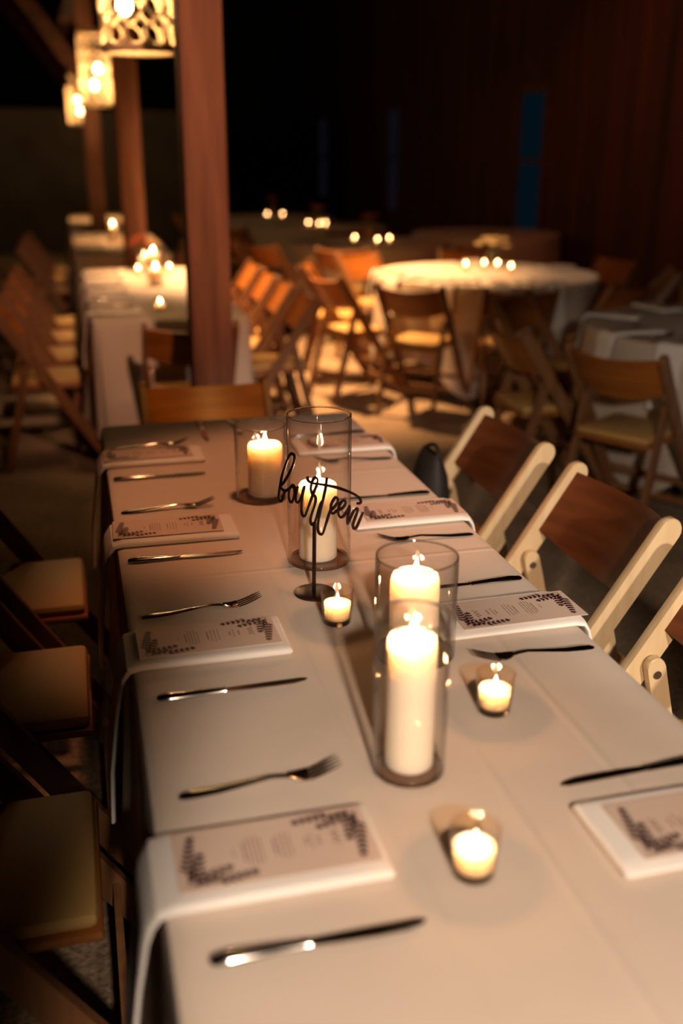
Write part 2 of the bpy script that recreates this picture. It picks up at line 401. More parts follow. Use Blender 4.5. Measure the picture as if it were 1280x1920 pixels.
def crease(m):
    # pressed fold lines running the length of the cloth
    nt = m.node_tree; b = nt.nodes['Principled BSDF']; tc = [n for n in nt.nodes if n.type == 'TEX_COORD'][0]
    sx = nt.nodes.new('ShaderNodeSeparateXYZ'); nt.links.new(tc.outputs['Object'], sx.inputs[0])
    prev = b.inputs['Normal'].links[0].from_node
    tot = None
    for ax, pos in (('X', .285), ('X', .44), ('X', .60), ('Y', -1.2), ('Y', -.62)):
        s1 = nt.nodes.new('ShaderNodeMath'); s1.operation = 'SUBTRACT'; s1.inputs[1].default_value = pos; nt.links.new(sx.outputs[ax], s1.inputs[0])
        ab = nt.nodes.new('ShaderNodeMath'); ab.operation = 'ABSOLUTE'; nt.links.new(s1.outputs[0], ab.inputs[0])
        mr = nt.nodes.new('ShaderNodeMapRange'); mr.interpolation_type = 'SMOOTHSTEP'; mr.inputs[1].default_value = 0; mr.inputs[2].default_value = .012; mr.inputs[3].default_value = 1; mr.inputs[4].default_value = 0
        nt.links.new(ab.outputs[0], mr.inputs[0])
        if tot is None: tot = mr.outputs[0]
        else:
            a = nt.nodes.new('ShaderNodeMath'); a.operation = 'ADD'; nt.links.new(tot, a.inputs[0]); nt.links.new(mr.outputs[0], a.inputs[1]); tot = a.outputs[0]
    nz = nt.nodes.new('ShaderNodeTexNoise'); nz.inputs['Scale'].default_value = 5; nz.inputs['Detail'].default_value = 2; nt.links.new(tc.outputs['Object'], nz.inputs[0])
    a = nt.nodes.new('ShaderNodeMath'); a.operation = 'MULTIPLY_ADD'; a.inputs[1].default_value = 4.0; nt.links.new(nz.outputs[0], a.inputs[0]); nt.links.new(tot, a.inputs[2])
    bp = nt.nodes.new('ShaderNodeBump'); bp.inputs['Strength'].default_value = .5; bp.inputs['Distance'].default_value = .0022
    nt.links.new(a.outputs[0], bp.inputs['Height']); nt.links.new(prev.outputs[0], bp.inputs['Normal']); nt.links.new(bp.outputs[0], b.inputs['Normal'])
LINENM = LINEN.copy(); LINENM.name = 'creased_ivory_linen'; crease(LINENM)
tag(drape(rect_outline(0, .76, -2.50, 0), .75, .40, .012, 11, .02).build('tablecloth', LINENM), 'ivory cloth over the near table in the middle of the photo', 'tablecloth', 'rectangular tablecloths')
TB = [(.02, 1.98, .79, 4.36, 'second'), (-.03, 5.46, .73, 7.80, 'third'), (-.06, 8.90, .70, 11.20, 'farthest')]
for i, (x0, y0, x1, y1, n) in enumerate(TB):
    banquet_table(x0, y0, x1, y1, '%s rectangular banquet table in the left row, under its cloth' % n)
    tag(drape(rect_outline(x0, x1, y0, y1), .75, .58, .034, 15, .03, i).build('tablecloth', LINEN2), ['pale floor-length cloth on the table behind the first post', 'pale cloth on the third table of the left row', 'pale cloth on the farthest table of the left row'][i], 'tablecloth', 'rectangular tablecloths')

def round_table(cx, cy, label, clabel, ph=0, r=.76, amt=.17):
    t = thing('round_table', label, 'table', (cx, cy, 0), 0, 'round banquet tables')
    MB().lathe([(.01, .70), (r-.02, .70), (r-.008, .71), (r-.008, .735), (r-.02, .745), (.01, .745)], 48).build('tabletop', TABLEW, t)
    for k in range(4):
        a = k*PI/2+.4
        MB().tube([(.5*math.cos(a), .5*math.sin(a), .70), (.5*math.cos(a), .5*math.sin(a), 0)], .014, 8).build('leg', BLACK, t)
    out = [Vector((r*math.cos(a), r*math.sin(a), 0)) for a in [2*PI*i/120 for i in range(120)]]
    def dr(u, p): return .50+amt*abs(math.cos(2*(math.atan2(p.y, p.x)-ph)))**6*1.1
    c = drape(out, .75, dr, .035, 9, .03, ph).build('tablecloth', LINEN2, loc=(cx, cy, 0)); tag(c, clabel, 'tablecloth', 'round tablecloths')
R1 = (2.69, 3.55); R2 = (3.05, 1.15); F1 = (2.6, 6.2); F2 = (2.65, 8.3); F3 = (2.50, 10.1); F4 = (4.12, 7.0)
round_table(*R1, 'round banquet table under the flowers and candles, right of the aisle', 'white cloth on the round table with the white flowers', -2.05)
round_table(*R2, 'round banquet table at the right edge of the photo', 'white cloth on the round table cut by the right edge', .4)
round_table(*F1, 'round banquet table behind the one with the white flowers', 'cloth on the round table behind the white-flower table', 2.8)
round_table(*F2, 'small dim round table with three candles, fourth from the front', 'dim cloth on the round table third from the back of the aisle', 1)
round_table(*F3, 'farthest dim round table with two candle flames', 'dim cloth on the farthest round table beside the post', 2)
round_table(*F4, 'dim round table beside the board wall at the back right', 'greyish cloth on the dim table beside the board wall', 1.5)

# ------------------------------------------------------------------ folding chairs (sitter faces local +X)
def make_chair(FRAME=FRAME, BOARD=BOARD):
    t = thing('folding_chair', '', 'chair')
    top = Vector((-.235, 0, .80)); foot = Vector((.275, 0, 0)); d = (top-foot).normalized()
    wdir = Vector((d.z, 0, -d.x))
    for s in (-1, 1):
        y = s*.205
        MB().bar((foot.x, y, foot.z+.012), (top.x-d.x*.02, y, top.z-d.z*.02), wdir, .052, .022, roundtop=1).build('upright', FRAME, t)
        yl = s*.180
        lg = MB().bar((-.250, yl, .0), (-.105, yl, .575), (1, 0, .25), .040, .020, roundtop=1)
        lo = lg.build('rear_leg', FRAME, t)
        for sy in (-1, 1):
            MB().tube([(-.107, yl+sy*.009, .560), (-.107, yl+sy*.0125, .560)], .009, 12).build('bolt', STEEL, lo)
    # backrest: wide board curved backward, following the rake of the uprights
    nb = wdir*-1
    vs = []; NN = 14
    for j, h in enumerate((0.0, .16)):
        pass
    base = top-d*.245
    m = MB()
    V = []
    for i in range(NN+1):
        u = -1+2*i/NN; y = u*.194
        bow = -.055*(1-u*u)
        crown = .018*(1-u*u)
        for (off, hh) in ((-.006, 0), (.006, 0), (.006, 1), (-.006, 1)):
            hgt = (.225+crown) if hh else (.055-crown*.6)
            p = base+d*hgt+wdir*(bow+off)+Vector((0, y, 0)); V.append(p)
    fs = []
    for i in range(NN):
        for k in range(4): k2 = (k+1) % 4; fs.append((i*4+k, i*4+k2, (i+1)*4+k2, (i+1)*4+k))
    fs += [(0, 1, 2, 3), (NN*4+3, NN*4+2, NN*4+1, NN*4)]
    m.add(V, fs); m.build('backrest', BOARD, t)
    MB().box((-.20, -.168, .415), (.135, .168, .432), .006).build('seat_board', BOARD, t)
    MB().box((-.195, -.162, .432), (.130, .162, .462), .014).build('seat_cushion', SEATM, t)
    for (x, z, l) in ((.155, .205, .194), (.215, .10, .194)):
        MB().bar((x, -l, z), (x, l, z), (0, 0, 1), .03, .014).build('stretcher', FRAME, t)
    MB().bar((-.205, -.17, .17), (-.205, .17, .17), (0, 0, 1), .03, .014).build('rear_stretcher', FRAME, t)
    return t
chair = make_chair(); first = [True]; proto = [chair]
def put_chair(x, y, rz, label, group):
    if first[0]:
        first[0] = False; chair.location = (x, y, 0); chair.rotation_euler = (0, 0, rz); chair['label'] = label; chair['group'] = group; return chair
    return dup(proto[0], (x, y, 0), rz, label, group)
G = 'chairs at the near table'
put_chair(.895, -.47, PI, 'pale-lit folding chair farthest up the right side of the near table', G)
put_chair(.895, -1.06, PI, 'pale-lit folding chair in the middle of the right side of the near table', G)
put_chair(.895, -1.63, PI, 'pale-lit folding chair cut by the right edge beside the near table', G)
proto[0] = make_chair(BROWN, BOARD_LIT); chair = proto[0]; first[0] = True
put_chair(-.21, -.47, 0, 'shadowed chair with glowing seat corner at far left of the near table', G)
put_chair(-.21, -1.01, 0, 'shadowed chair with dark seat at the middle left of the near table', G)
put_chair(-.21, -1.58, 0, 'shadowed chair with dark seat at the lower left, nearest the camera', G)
G = 'chairs at the second long table'
put_chair(.352, .09, -PI/2, 'chair with lit curved backrest at the far head of the near table', 'chairs at the near table')
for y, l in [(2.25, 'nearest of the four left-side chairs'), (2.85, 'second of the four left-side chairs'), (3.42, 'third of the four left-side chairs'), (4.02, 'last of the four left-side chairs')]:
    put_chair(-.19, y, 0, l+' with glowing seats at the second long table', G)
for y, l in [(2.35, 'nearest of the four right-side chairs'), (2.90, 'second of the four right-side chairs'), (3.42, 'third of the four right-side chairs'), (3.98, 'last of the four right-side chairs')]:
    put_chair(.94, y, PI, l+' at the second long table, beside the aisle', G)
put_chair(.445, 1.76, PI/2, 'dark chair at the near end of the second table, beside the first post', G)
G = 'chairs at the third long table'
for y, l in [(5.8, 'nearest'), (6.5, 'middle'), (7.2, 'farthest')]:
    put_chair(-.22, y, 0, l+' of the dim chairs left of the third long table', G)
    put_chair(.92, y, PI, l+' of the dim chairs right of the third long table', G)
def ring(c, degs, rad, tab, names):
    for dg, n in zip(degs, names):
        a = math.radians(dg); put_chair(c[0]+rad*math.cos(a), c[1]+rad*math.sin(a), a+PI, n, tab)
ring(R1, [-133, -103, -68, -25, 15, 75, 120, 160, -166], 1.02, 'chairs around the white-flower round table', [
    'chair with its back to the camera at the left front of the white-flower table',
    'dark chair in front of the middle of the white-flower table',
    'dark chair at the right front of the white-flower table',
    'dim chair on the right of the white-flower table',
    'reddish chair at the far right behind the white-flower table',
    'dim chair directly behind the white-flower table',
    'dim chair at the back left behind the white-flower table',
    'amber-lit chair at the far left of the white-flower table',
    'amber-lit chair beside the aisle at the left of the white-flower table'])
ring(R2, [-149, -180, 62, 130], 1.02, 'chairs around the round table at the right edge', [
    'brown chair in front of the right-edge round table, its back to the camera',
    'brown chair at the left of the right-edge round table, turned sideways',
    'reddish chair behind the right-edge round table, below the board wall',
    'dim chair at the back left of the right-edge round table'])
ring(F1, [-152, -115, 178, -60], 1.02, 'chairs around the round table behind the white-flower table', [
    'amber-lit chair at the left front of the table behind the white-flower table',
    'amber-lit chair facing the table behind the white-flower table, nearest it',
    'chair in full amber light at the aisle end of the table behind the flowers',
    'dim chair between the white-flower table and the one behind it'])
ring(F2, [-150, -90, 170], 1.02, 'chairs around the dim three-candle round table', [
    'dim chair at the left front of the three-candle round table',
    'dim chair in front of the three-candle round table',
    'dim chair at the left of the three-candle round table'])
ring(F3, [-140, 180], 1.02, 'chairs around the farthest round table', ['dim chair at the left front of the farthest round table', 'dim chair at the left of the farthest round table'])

# ------------------------------------------------------------------ place settings (origin at the table edge, +X inward)
def make_napkin(L=.255, W=.135, hang=.27):
    path = [(L, .0075), (L-.004, .0075), (L*.7, .0078), (L*.35, .0075), (.012, .0078), (-.006, .0045), (-.016, -.008), (-.022, -.03), (-.032, -.10), (-.044, -.18), (-.050, -hang)]
    ws = [W*.985, W, W, W*.99, W, W, W*.98, W*.96, W*.86, W*.95, W*1.0]
    th = [.003, .0066, .0066, .0066, .0066, .0060, .0050, .0036, .0034, .0034, .0034]
    V = []; n = 22
    for (x, z), w_, t_ in zip(path, ws, th):
        k = path.index((x, z)); a = path[max(k-1, 0)]; c = path[min(k+1, len(path)-1)]
        tx, tz = a[0]-c[0], a[1]-c[1]; l = math.hypot(tx, tz); nx, nz = -tz/l, tx/l
        for i in range(n):
            an = 2*PI*i/n; cy = math.copysign(abs(math.cos(an))**.25, math.cos(an)); sz = math.copysign(abs(math.sin(an))**.7, math.sin(an))
            yy = w_/2*cy; rip = .0014*math.sin(yy*150+k*1.3)*(1 if k > 5 else .25)
            puff = 1+.55*max(0, -cy-.6)+.15*math.sin(yy*60)
            q = t_*sz*puff+rip
            V.append((x+nx*q, yy, z+nz*q))
    fs = [tuple(range(n))[::-1], tuple(range((len(path)-1)*n, len(path)*n))]
    for j in range(len(path)-1):
        for i in range(n): i2 = (i+1) % n; fs.append((j*n+i, j*n+i2, (j+1)*n+i2, (j+1)*n+i))
    return MB().add(V, fs)
NAPKM = make_napkin()
napk = tag(NAPKM.build('napkin', NAPKIN), '', 'napkin')
cols = NAPKM
def make_menu():
    t = thing('menu_card', '', 'menu card')
    z = 0
    MB().box((-.120, -.052, z), (.109, .052, z+.0008)).build('card', CARD, t, smooth=False)
    rnd = random.Random(5)
    def leaf(m, x, y, a, l, w_):
        P = []
        for i in range(5): u = i/4; P.append((u*l, w_*math.sin(PI*u**.8)))
        for i in range(3, 0, -1): u = i/4; P.append((u*l, -w_*math.sin(PI*u**.8)))
        ca, sa = math.cos(a), math.sin(a)
        n = len(m.v); m.v += [(x+px*ca-py*sa, y+px*sa+py*ca, .00105) for px, py in P]; m.f.append(tuple(range(n, n+len(P))))
    # top of the card is +X; ornaments at (+x,+y) and (-x,-y)
    for sg in (1, -1):
        m = MB()
        def sprig(x, y, a, L, cur, k):
            for i in range(k):
                u = i/(k-1); aa = a+cur*u
                x += math.cos(aa)*L/k; y += math.sin(aa)*L/k
                ll = .0145*(1-.45*u)
                for s in (1, -1):
                    la = aa+s*(.85-.2*u); ex = x+math.cos(la)*ll; ey = y+math.sin(la)*ll
                    if abs(ex) < .107 and abs(ey) < .051: leaf(m, x*1, y*1, la, ll, .0030)
                leaf(m, x-math.cos(aa)*L/k, y-math.sin(aa)*L/k, aa, L/k*1.1, .0007)
            leaf(m, x, y, aa, .010, .002)
        sprig(.100, .046, PI+.10, .072, .05, 8)
        sprig(.100, .046, -PI/2-.06, .080, -.12, 9)
        sprig(.096, .042, PI+.55, .045, -.25, 5)
        sprig(.098, .040, -PI/2-.5, .045, .3, 5)
        if sg < 0: m.v = [(-a-.010, -b_2, c) for a, b_2, c in m.v]
        m.build('printed_leaves', INK, t, smooth=False)
    m = MB()
    rows = [(.046, .018, 1), (.037, .030, 0), (.031, .014, 1), (.012, .040, 0), (.006, .046, 0), (0, .042, 0), (-.006, .030, 1), (-.022, .044, 0), (-.027, .052, 0), (-.032, .048, 0), (-.037, .050, 0), (-.042, .034, 1), (-.054, .016, 0)]
    for x, wd, bold in rows:
        y = -wd/2
        while y < wd/2:
            l = rnd.uniform(.003, .009); l = min(l, wd/2-y)
            h = .0011 if bold else .0007
            n = len(m.v); m.v += [(x-h, y, .00105), (x+h, y, .00105), (x+h, y+l, .00105), (x-h, y+l, .00105)]; m.f.append((n, n+1, n+2, n+3))
            y += l+.0013
    # script title as a wavy stroke
    P = [(.066+.0045*math.sin(i*1.15)+(.004 if i in (0, 9) else 0), -.014+.028*i/19, .0011) for i in range(20)]
    m.tube(smoothpath(P, 3), .0008, 4, ry=.00015)
    m.build('printed_text', INKT, t, smooth=False)
    return t
menu = make_menu()
def make_fork():
    t = thing('dinner_fork', '', 'fork'); t.scale = (1.03, 1.03, 1.03)
    prof = [(0, .0035, .002), (.006, .0085, .0032), (.02, .0095, .0036), (.05, .0082, .0042), (.085, .0055, .0075), (.115, .0036, .0105), (.132, .0038, .0090), (.140, .0050, .0070)]
    MB().tube(smoothpath([(x, 0, z) for x, w_, z in prof], 1), [w_ for _, w_, _ in prof], 10, ry=[.0016]+[.0019]*7, up=(0, 0, 1)).build('handle', STEEL, t)
    m = MB()
    L = [(.138, .0050, .0072), (.146, .0095, .0050), (.155, .0122, .0036), (.165, .0128, .0046)]
    V = []
    for x, w_, z in L:
        for y, dz in ((-w_, .0016), (-w_*.5, .0002), (0, 0), (w_*.5, .0002), (w_, .0016)): V.append((x, y, z+dz+.0008))
    for x, w_, z in L:
        for y, dz in ((-w_, .0016), (-w_*.5, .0002), (0, 0), (w_*.5, .0002), (w_, .0016)): V.append((x, y, z+dz-.0008))
    fs = []
    for i in range(3):
        for j in range(4):
            a = i*5+j; fs.append((a, a+1, a+6, a+5)); fs.append((a+20, a+25, a+26, a+21))
    for i in range(3): a = i*5; fs.append((a, a+5, a+25, a+20)); a += 4; fs.append((a, a+20, a+25, a+5))
    for j in range(4): fs.append((j, j+20, j+21, j+1)); a = 15+j; fs.append((a, a+1, a+21, a+20))
    m.add(V, fs)
    for k in range(4):
        y = -.0107+k*.00713
        m.tube([(.164, y, .0052), (.180, y, .0095), (.195, y*.97, .0150), (.206, y*.94, .0195)], [.0019, .0018, .0016, .0007], 6, ry=[.0010, .0010, .0009, .0005])
    m.build('tines', STEEL, t)
    return t
def make_knife():
    t = thing('dinner_knife', '', 'knife'); t.scale = (1.03, 1.03, 1.03)
    MB().tube([(0, 0, .0045), (.004, 0, .0050), (.02, 0, .0055), (.06, 0, .0052), (.095, 0, .0045), (.100, 0, .0045)], [.004, .0075, .0088, .0072, .0055, .0062], 12, ry=[.0025, .0042, .0048, .0042, .0034, .0038]).build('handle', STEEL, t)
    P = [(.099, -.005), (.13, -.0075), (.17, -.0090), (.20, -.0082), (.218, -.004), (.224, .002), (.215, .0048), (.18, .0052), (.13, .0050), (.099, .0045)]
    MB().prism([Vector((x, y, .0040)) for x, y in P], (0, 0, .0016)).build('blade', STEEL, t)
    return t
fork = make_fork(); knife = make_knife()
used = {}
def put(src, loc, rz, label, group):
    if src.name not in used:
        used[src.name] = 1; src.location = loc; src.rotation_euler = (0, 0, rz); src['label'] = label; src['group'] = group; return src
    return dup(src, loc, rz, label, group)
ZT = .7505
PLS = ['farthest place', 'second-farthest place', 'third-farthest place', 'nearest place']
def ed(side, off): return off if side == 'L' else .76-off
G1 = 'cutlery and menus at the near table'
for side, ROWS in (('L', [(-.265, -.385, -.555), (-.79, -.955, -1.10), (-1.35, -1.492, -1.65), (-1.885, -2.042, -2.18)]),
                   ('R', [(-.535, -.395, -.265), (-1.12, -.975, -.838), (-1.655, -1.515, -1.367), (-2.26, -2.11, -1.98)])):
    sn = 'left' if side == 'L' else 'right'; rz0 = 0 if side == 'L' else PI
    for i, (fy, my, ky) in enumerate(ROWS):
        pl = '%s, %s side of the near table' % (PLS[i], sn)
        put(napk, (ed(side, 0), my, ZT), rz0, 'white napkin over the edge, %s' % pl, 'napkins on the near table')
        tw = [.02, -.02, .015, .0][i]
        put(menu, (ed(side, [.116, .116, .132, .138][i] if side == 'L' else [.116, .116, .104, .116][i]), my+(.003 if side == 'L' else -.003), ZT+.0165), rz0+tw, 'printed menu card, %s' % pl, 'menu cards on the near table')
        if not (side == 'R' and i == 3):
            dy = [.04, .03, .05, .02][i] if side == 'L' else .0
            put(fork, (ed(side, [.018, .020, .028, .036][i] if side == 'L' else .018), fy-(.012 if side == 'L' else 0), ZT), rz0+dy, 'silver fork, %s' % pl, 'forks on the near table')
        if side == 'R' and i == 3: put(knife, (.745, ky-.005, ZT), rz0+.04, 'silver knife, %s' % pl, 'knives on the near table')
        else: put(knife, (ed(side, [.014, .018, .030, .038][i] if side == 'L' else .018), ky, ZT), rz0+(.0 if i % 2 else .02), 'silver knife, %s' % pl, 'knives on the near table')
put(knife, (.288, -.018, ZT), -PI/2, 'knife pointing at the camera at the far head of the near table', 'knives on the near table')
put(fork, (.385, -.018, ZT), -PI/2, 'fork pointing at the camera at the far head of the near table', 'forks on the near table')
# second and third long tables
for (ti, x0, ys) in ((0, .02, (2.3, 2.88, 3.45, 4.0)), (1, -.03, (5.8, 6.4, 7.0, 7.5))):
    tn = ['second', 'third'][ti]
    for i, y in enumerate(ys):
        pl = ['nearest', 'second', 'third', 'last'][i]+' place along the left of the %s long table' % tn
        dup(napk, (x0, y, ZT), 0, 'napkin at the '+pl, 'napkins on the left row of tables')
        dup(menu, (x0+.116, y, ZT+.0165), 0, 'menu card at the '+pl, 'menu cards on the left row of tables')
        dup(fork, (x0+.02, y+.14, ZT), 0, 'fork at the '+pl, 'forks on the left row of tables')
        dup(knife, (x0+.02, y-.14, ZT), 0, 'knife at the '+pl, 'knives on the left row of tables')
for (c, tn, degs) in ((R1, 'white-flower round table', (-131, -105, -78, -163, 165, 75, 15)), (R2, 'round table at the right edge', (-149, -177, 138, 100, -121))):
    for dg in degs:
        a = math.radians(dg); pos = {-131: 'left-front', -105: 'front', -78: 'right-front', -163: 'left', 165: 'far-left', 75: 'back', 15: 'right', -149: 'left-front', -177: 'left', 138: 'back-left', 100: 'back', -121: 'front'}[dg]
        def P(off, lat): return (c[0]+(.76-off)*math.cos(a)-lat*math.sin(a), c[1]+(.76-off)*math.sin(a)+lat*math.cos(a), ZT)
        dup(napk, P(0, 0), a+PI, 'napkin at the %s place of the %s' % (pos, tn), 'napkins on the round tables')
        p = P(.116, 0); dup(menu, (p[0], p[1], ZT+.0165), a+PI, 'menu card at the %s place of the %s' % (pos, tn), 'menu cards on the round tables')
        dup(fork, P(.03, -.12), a+PI, 'fork at the %s place of the %s' % (pos, tn), 'forks on the round tables')
        dup(knife, P(.03, .12), a+PI, 'knife at the %s place of the %s' % (pos, tn), 'knives on the round tables')

# ------------------------------------------------------------------ candles and glass
def flame_mb(h=.026, r=.0045, lean=0.0):
    prof = [(.0004, 0), (r*.6, h*.08), (r, h*.25), (r*.92, h*.42), (r*.6, h*.65), (r*.3, h*.85), (.0003, h)]
    m = MB(); m.lathe(prof, 12)
    m.v = [(x+lean*(z/h)**2, y, z) for x, y, z in m.v]; return m
def cyl_vase(x, y, r, h, label):
    t = thing('glass_cylinder', label, 'glass cylinder', (x, y, ZT), 0, 'glass hurricane cylinders on the near table')
    w_ = .0028
    MB().lathe([(r-.004, .0), (r, .003), (r, h-.002), (r-w_/2, h), (r-w_, h-.002), (r-w_, .010), (r-.006, .0075)], 64).build('wall', GLASS, t)
    MB().lathe([(.002, .0005), (r-.004, .0005), (r-.0022, .003), (r-.0022, .006), (r-.0035, .0078), (.002, .0078)], 64).build('base', BASEG, t)
    MB().tube([((r-.003)*math.cos(a), (r-.003)*math.sin(a), .0032) for a in [2*PI*i/64 for i in range(64)]], .0026, 8, closed=True).build('base_ring', RIM, t)
    MB().tube([((r-w_/2)*math.cos(a), (r-w_/2)*math.sin(a), h) for a in [2*PI*i/64 for i in range(64)]], .0017, 8, closed=True).build('rim', RIM, t)
    return t
def pillar(x, y, r, h, label, pw=.5, lean=0, z0=ZT+.0085, far=False, grp='pillar candles on the near table', seed=1):
    t = thing('pillar_candle', label, 'candle', (x, y, z0), 0, grp)
    rn = random.Random(seed); p1 = rn.uniform(0, 6)
    cup = .012 if not far else .004
    prof = [(.001, 0), (r-.003, 0), (r, .003), (r*1.0, h*.5), (r*.995, h-.012), (r*.97, h-.004), (r*.90, h), (r*.82, h-.002), (r*.66, h-cup*.8), (r*.3, h-cup), (.001, h-cup)]
    n = 40 if not far else 16
    MB().lathe(prof, n, wob=lambda a, j: .02*math.sin(2*a+p1) if j in (5, 6, 7) else 0).build('wax', WAX, t)
    MB().tube([(0, 0, h-cup-.002), (.0005, 0, h-cup+.008), (.0015, 0, h-cup+.013)], .0009, 6).build('wick', WICK, t)
    fm = flame_mb(.033, .0056, lean*.6); fo = fm.build('flame', FLAMEFAR if far else FLAME, t); fo.location = (.001, 0, h-cup+.008)
    light('flame_light', 'POINT', (0, 0, h-cup+.022), pw*1.4, (1.0, .52, .24), .008, parent=t).data.specular_factor = .25
    return t
def votive(x, y, label, pw=.5, z0=ZT, far=False, s=1.0, grp='votive candles on the near table', lamp=True):
    t = thing('votive_candle', label, 'votive candle', (x, y, z0), 0, grp)
    rt, rb, h = .0292*s, .0245*s, .062*s; w_ = .0022
    n = 40 if not far else 14
    MB().lathe([(.001, 0), (rb-.003, 0), (rb, .003), (rt, h), (rt-w_/2, h+.0008), (rt-w_, h), (rb-w_+.0004, .010), (.001, .0095)], n).build('glass_cup', VGLASS, t)
    if not far: MB().lathe([(.001, .0006), (rb-.003, .0006), (rb-.0015, .003), (rb-.0019, .0088), (.001, .0090)], n).build('glass_base', RIM, t)
    MB().lathe([(.001, .0105), (rb-.0030, .0105), (rb+(rt-rb)*.6-.0032, h*.62), (rb+(rt-rb)*.6-.006, h*.60), (.008, h*.56), (.001, h*.56)], n).build('wax', WAX, t)
    MB().tube([(0, 0, h*.55), (.001, 0, h*.56+.008)], .0008, 5).build('wick', WICK, t)
    fo = flame_mb(.020 if not far else .024, .0038 if not far else .0052).build('flame', FLAMEFAR if far else FLAME, t); fo.location = (.0008, 0, h*.56+.004)
    if lamp: light('flame_light', 'POINT', (0, 0, h*.56+.014), pw*1.4, (1.0, .54, .26), .006, parent=t).data.specular_factor = .25
    return t
cyl_vase(.338, -1.905, .0480, .224, 'tall narrow glass cylinder nearest the camera, in front of the others')
cyl_vase(.449, -1.598, .0660, .172, 'wide glass cylinder behind the tall narrow one, right of centre')
cyl_vase(.391, -1.175, .0625, .300, 'tallest glass cylinder, directly behind the fourteen sign')
cyl_vase(.348, -.765, .0600, .178, 'short glass cylinder farthest back, left of the tallest one')
pillar(.338, -1.905, .0320, .186, 'tall slim white pillar candle burning in the nearest glass cylinder', 2.6, .003, seed=1)
pillar(.447, -1.598, .0400, .132, 'thick white pillar candle burning in the wide glass cylinder', 2.2, .002, seed=2)
pillar(.388, -1.175, .0380, .155, 'white pillar candle burning behind the fourteen sign', 1.8, .004, seed=3)
pillar(.358, -.765, .0405, .124, 'white pillar candle in the short farthest glass cylinder', 1.8, 0, seed=4)
votive(.355, -1.458, 'small votive candle beside the round base of the fourteen sign', .45)
votive(.505, -1.797, 'small votive candle right of the nearest tall glass cylinder', .55)
votive(.345, -2.118, 'small votive candle nearest the camera, in front of all the cylinders', .55)

# ------------------------------------------------------------------ the table number sign
SG = {
'f':[(-0.0562, 0.9444), (-0.0646, 0.9388), (-0.0718, 0.9415), (-0.0744, 0.9458), (-0.0663, 0.9561), (-0.054, 0.9757), (-0.0451, 0.9946), (-0.0423, 1.0071), (-0.0459, 1.0125), (-0.0526, 1.0093), (-0.0611, 0.9927), (-0.0698, 0.9703), (-0.0747, 0.9501), (-0.0789, 0.9299), (-0.0775, 0.9191), (-0.0733, 0.9181), (-0.0683, 0.9284), (-0.0646, 0.9388)],
'o':[(-0.0562, 0.9444), (-0.0457, 0.9537), (-0.053, 0.9475), (-0.0564, 0.9342), (-0.0541, 0.9222), (-0.0493, 0.921), (-0.0451, 0.931), (-0.0434, 0.9436), (-0.0462, 0.9536), (-0.0401, 0.9485), (-0.0356, 0.9518)],
'u':[(-0.0372, 0.9509), (-0.0407, 0.9336), (-0.0396, 0.9233), (-0.0345, 0.9232), (-0.0272, 0.9371), (-0.0209, 0.9569), (-0.026, 0.9347), (-0.0283, 0.9114), (-0.026, 0.8998), (-0.0209, 0.8994), (-0.0157, 0.9104), (-0.0078, 0.9312)],
'r':[(-0.0078, 0.9312), (-0.0009, 0.9482), (0.0064, 0.9659), (0.0072, 0.9746), (0.0019, 0.9762), (-0.0031, 0.9702), (-0.0072, 0.9565), (-0.0049, 0.9457), (0.0031, 0.9394), (0.0018, 0.927), (-0.0052, 0.9072), (-0.0085, 0.8942), (-0.0066, 0.8866), (-0.0013, 0.8868), (0.0044, 0.9004), (0.011, 0.9209), (0.0166, 0.9342)],
't':[(0.0275, 0.9805), (0.0245, 0.9599), (0.0165, 0.9273), (0.0088, 0.8942), (0.0083, 0.8764), (0.0131, 0.8711), (0.0188, 0.8741), (0.0244, 0.8904), (0.03, 0.9073), (0.0347, 0.9205)],
'bar':[(-0.0137, 0.9755), (-0.0131, 0.9687), (-0.0052, 0.9655), (0.0088, 0.9658), (0.0363, 0.9668), (0.0653, 0.9648), (0.0863, 0.9606), (0.0965, 0.9549), (0.0985, 0.9492), (0.094, 0.9456), (0.0906, 0.9459)],
'e':[(0.0347, 0.9205), (0.0441, 0.9301), (0.0509, 0.9409), (0.0495, 0.9472), (0.0437, 0.9457), (0.0369, 0.933), (0.0357, 0.9207), (0.0406, 0.9161), (0.0484, 0.9232)],
'e2':[(0.0484, 0.9232), (0.0601, 0.9304), (0.0668, 0.9397), (0.065, 0.9454), (0.0589, 0.9425), (0.0529, 0.931), (0.052, 0.9184), (0.0569, 0.9125), (0.064, 0.9178), (0.0713, 0.9295), (0.0754, 0.938)],
'n':[(0.0754, 0.938), (0.0747, 0.9285), (0.0714, 0.9141), (0.0718, 0.903), (0.0775, 0.9154), (0.0847, 0.9305), (0.0913, 0.9359), (0.0919, 0.9311), (0.0871, 0.9173), (0.0826, 0.9035), (0.0846, 0.8967), (0.0898, 0.8998), (0.0963, 0.9141), (0.1033, 0.9308)]}
sg = thing('table_number_sign', 'dark script sign reading fourteen on a thin stem, before the tallest glass cylinder', 'table number', (.345, -1.33, 0), math.radians(-48))
m = MB()
for k, L in SG.items():
    P = smoothpath([(x, 0, z) for x, z in L], 5)
    nn = len(P)
    m.tube(P, [.0027+.0004*math.sin(i*.35) for i in range(nn)], 8, ry=[.0024]*nn, up=(0, 1, 0))
m.build('lettering', SIGN, sg)
MB().bar((-.0018, 0, .7535), (.0003, 0, .892), (1, 0, 0), .0058, .0045).build('stem', SIGN, sg)
MB().lathe([(.002, ZT), (.0365, ZT), (.038, ZT+.001), (.038, ZT+.003), (.0365, ZT+.004), (.002, ZT+.004)], 48).build('base', SIGN, sg)

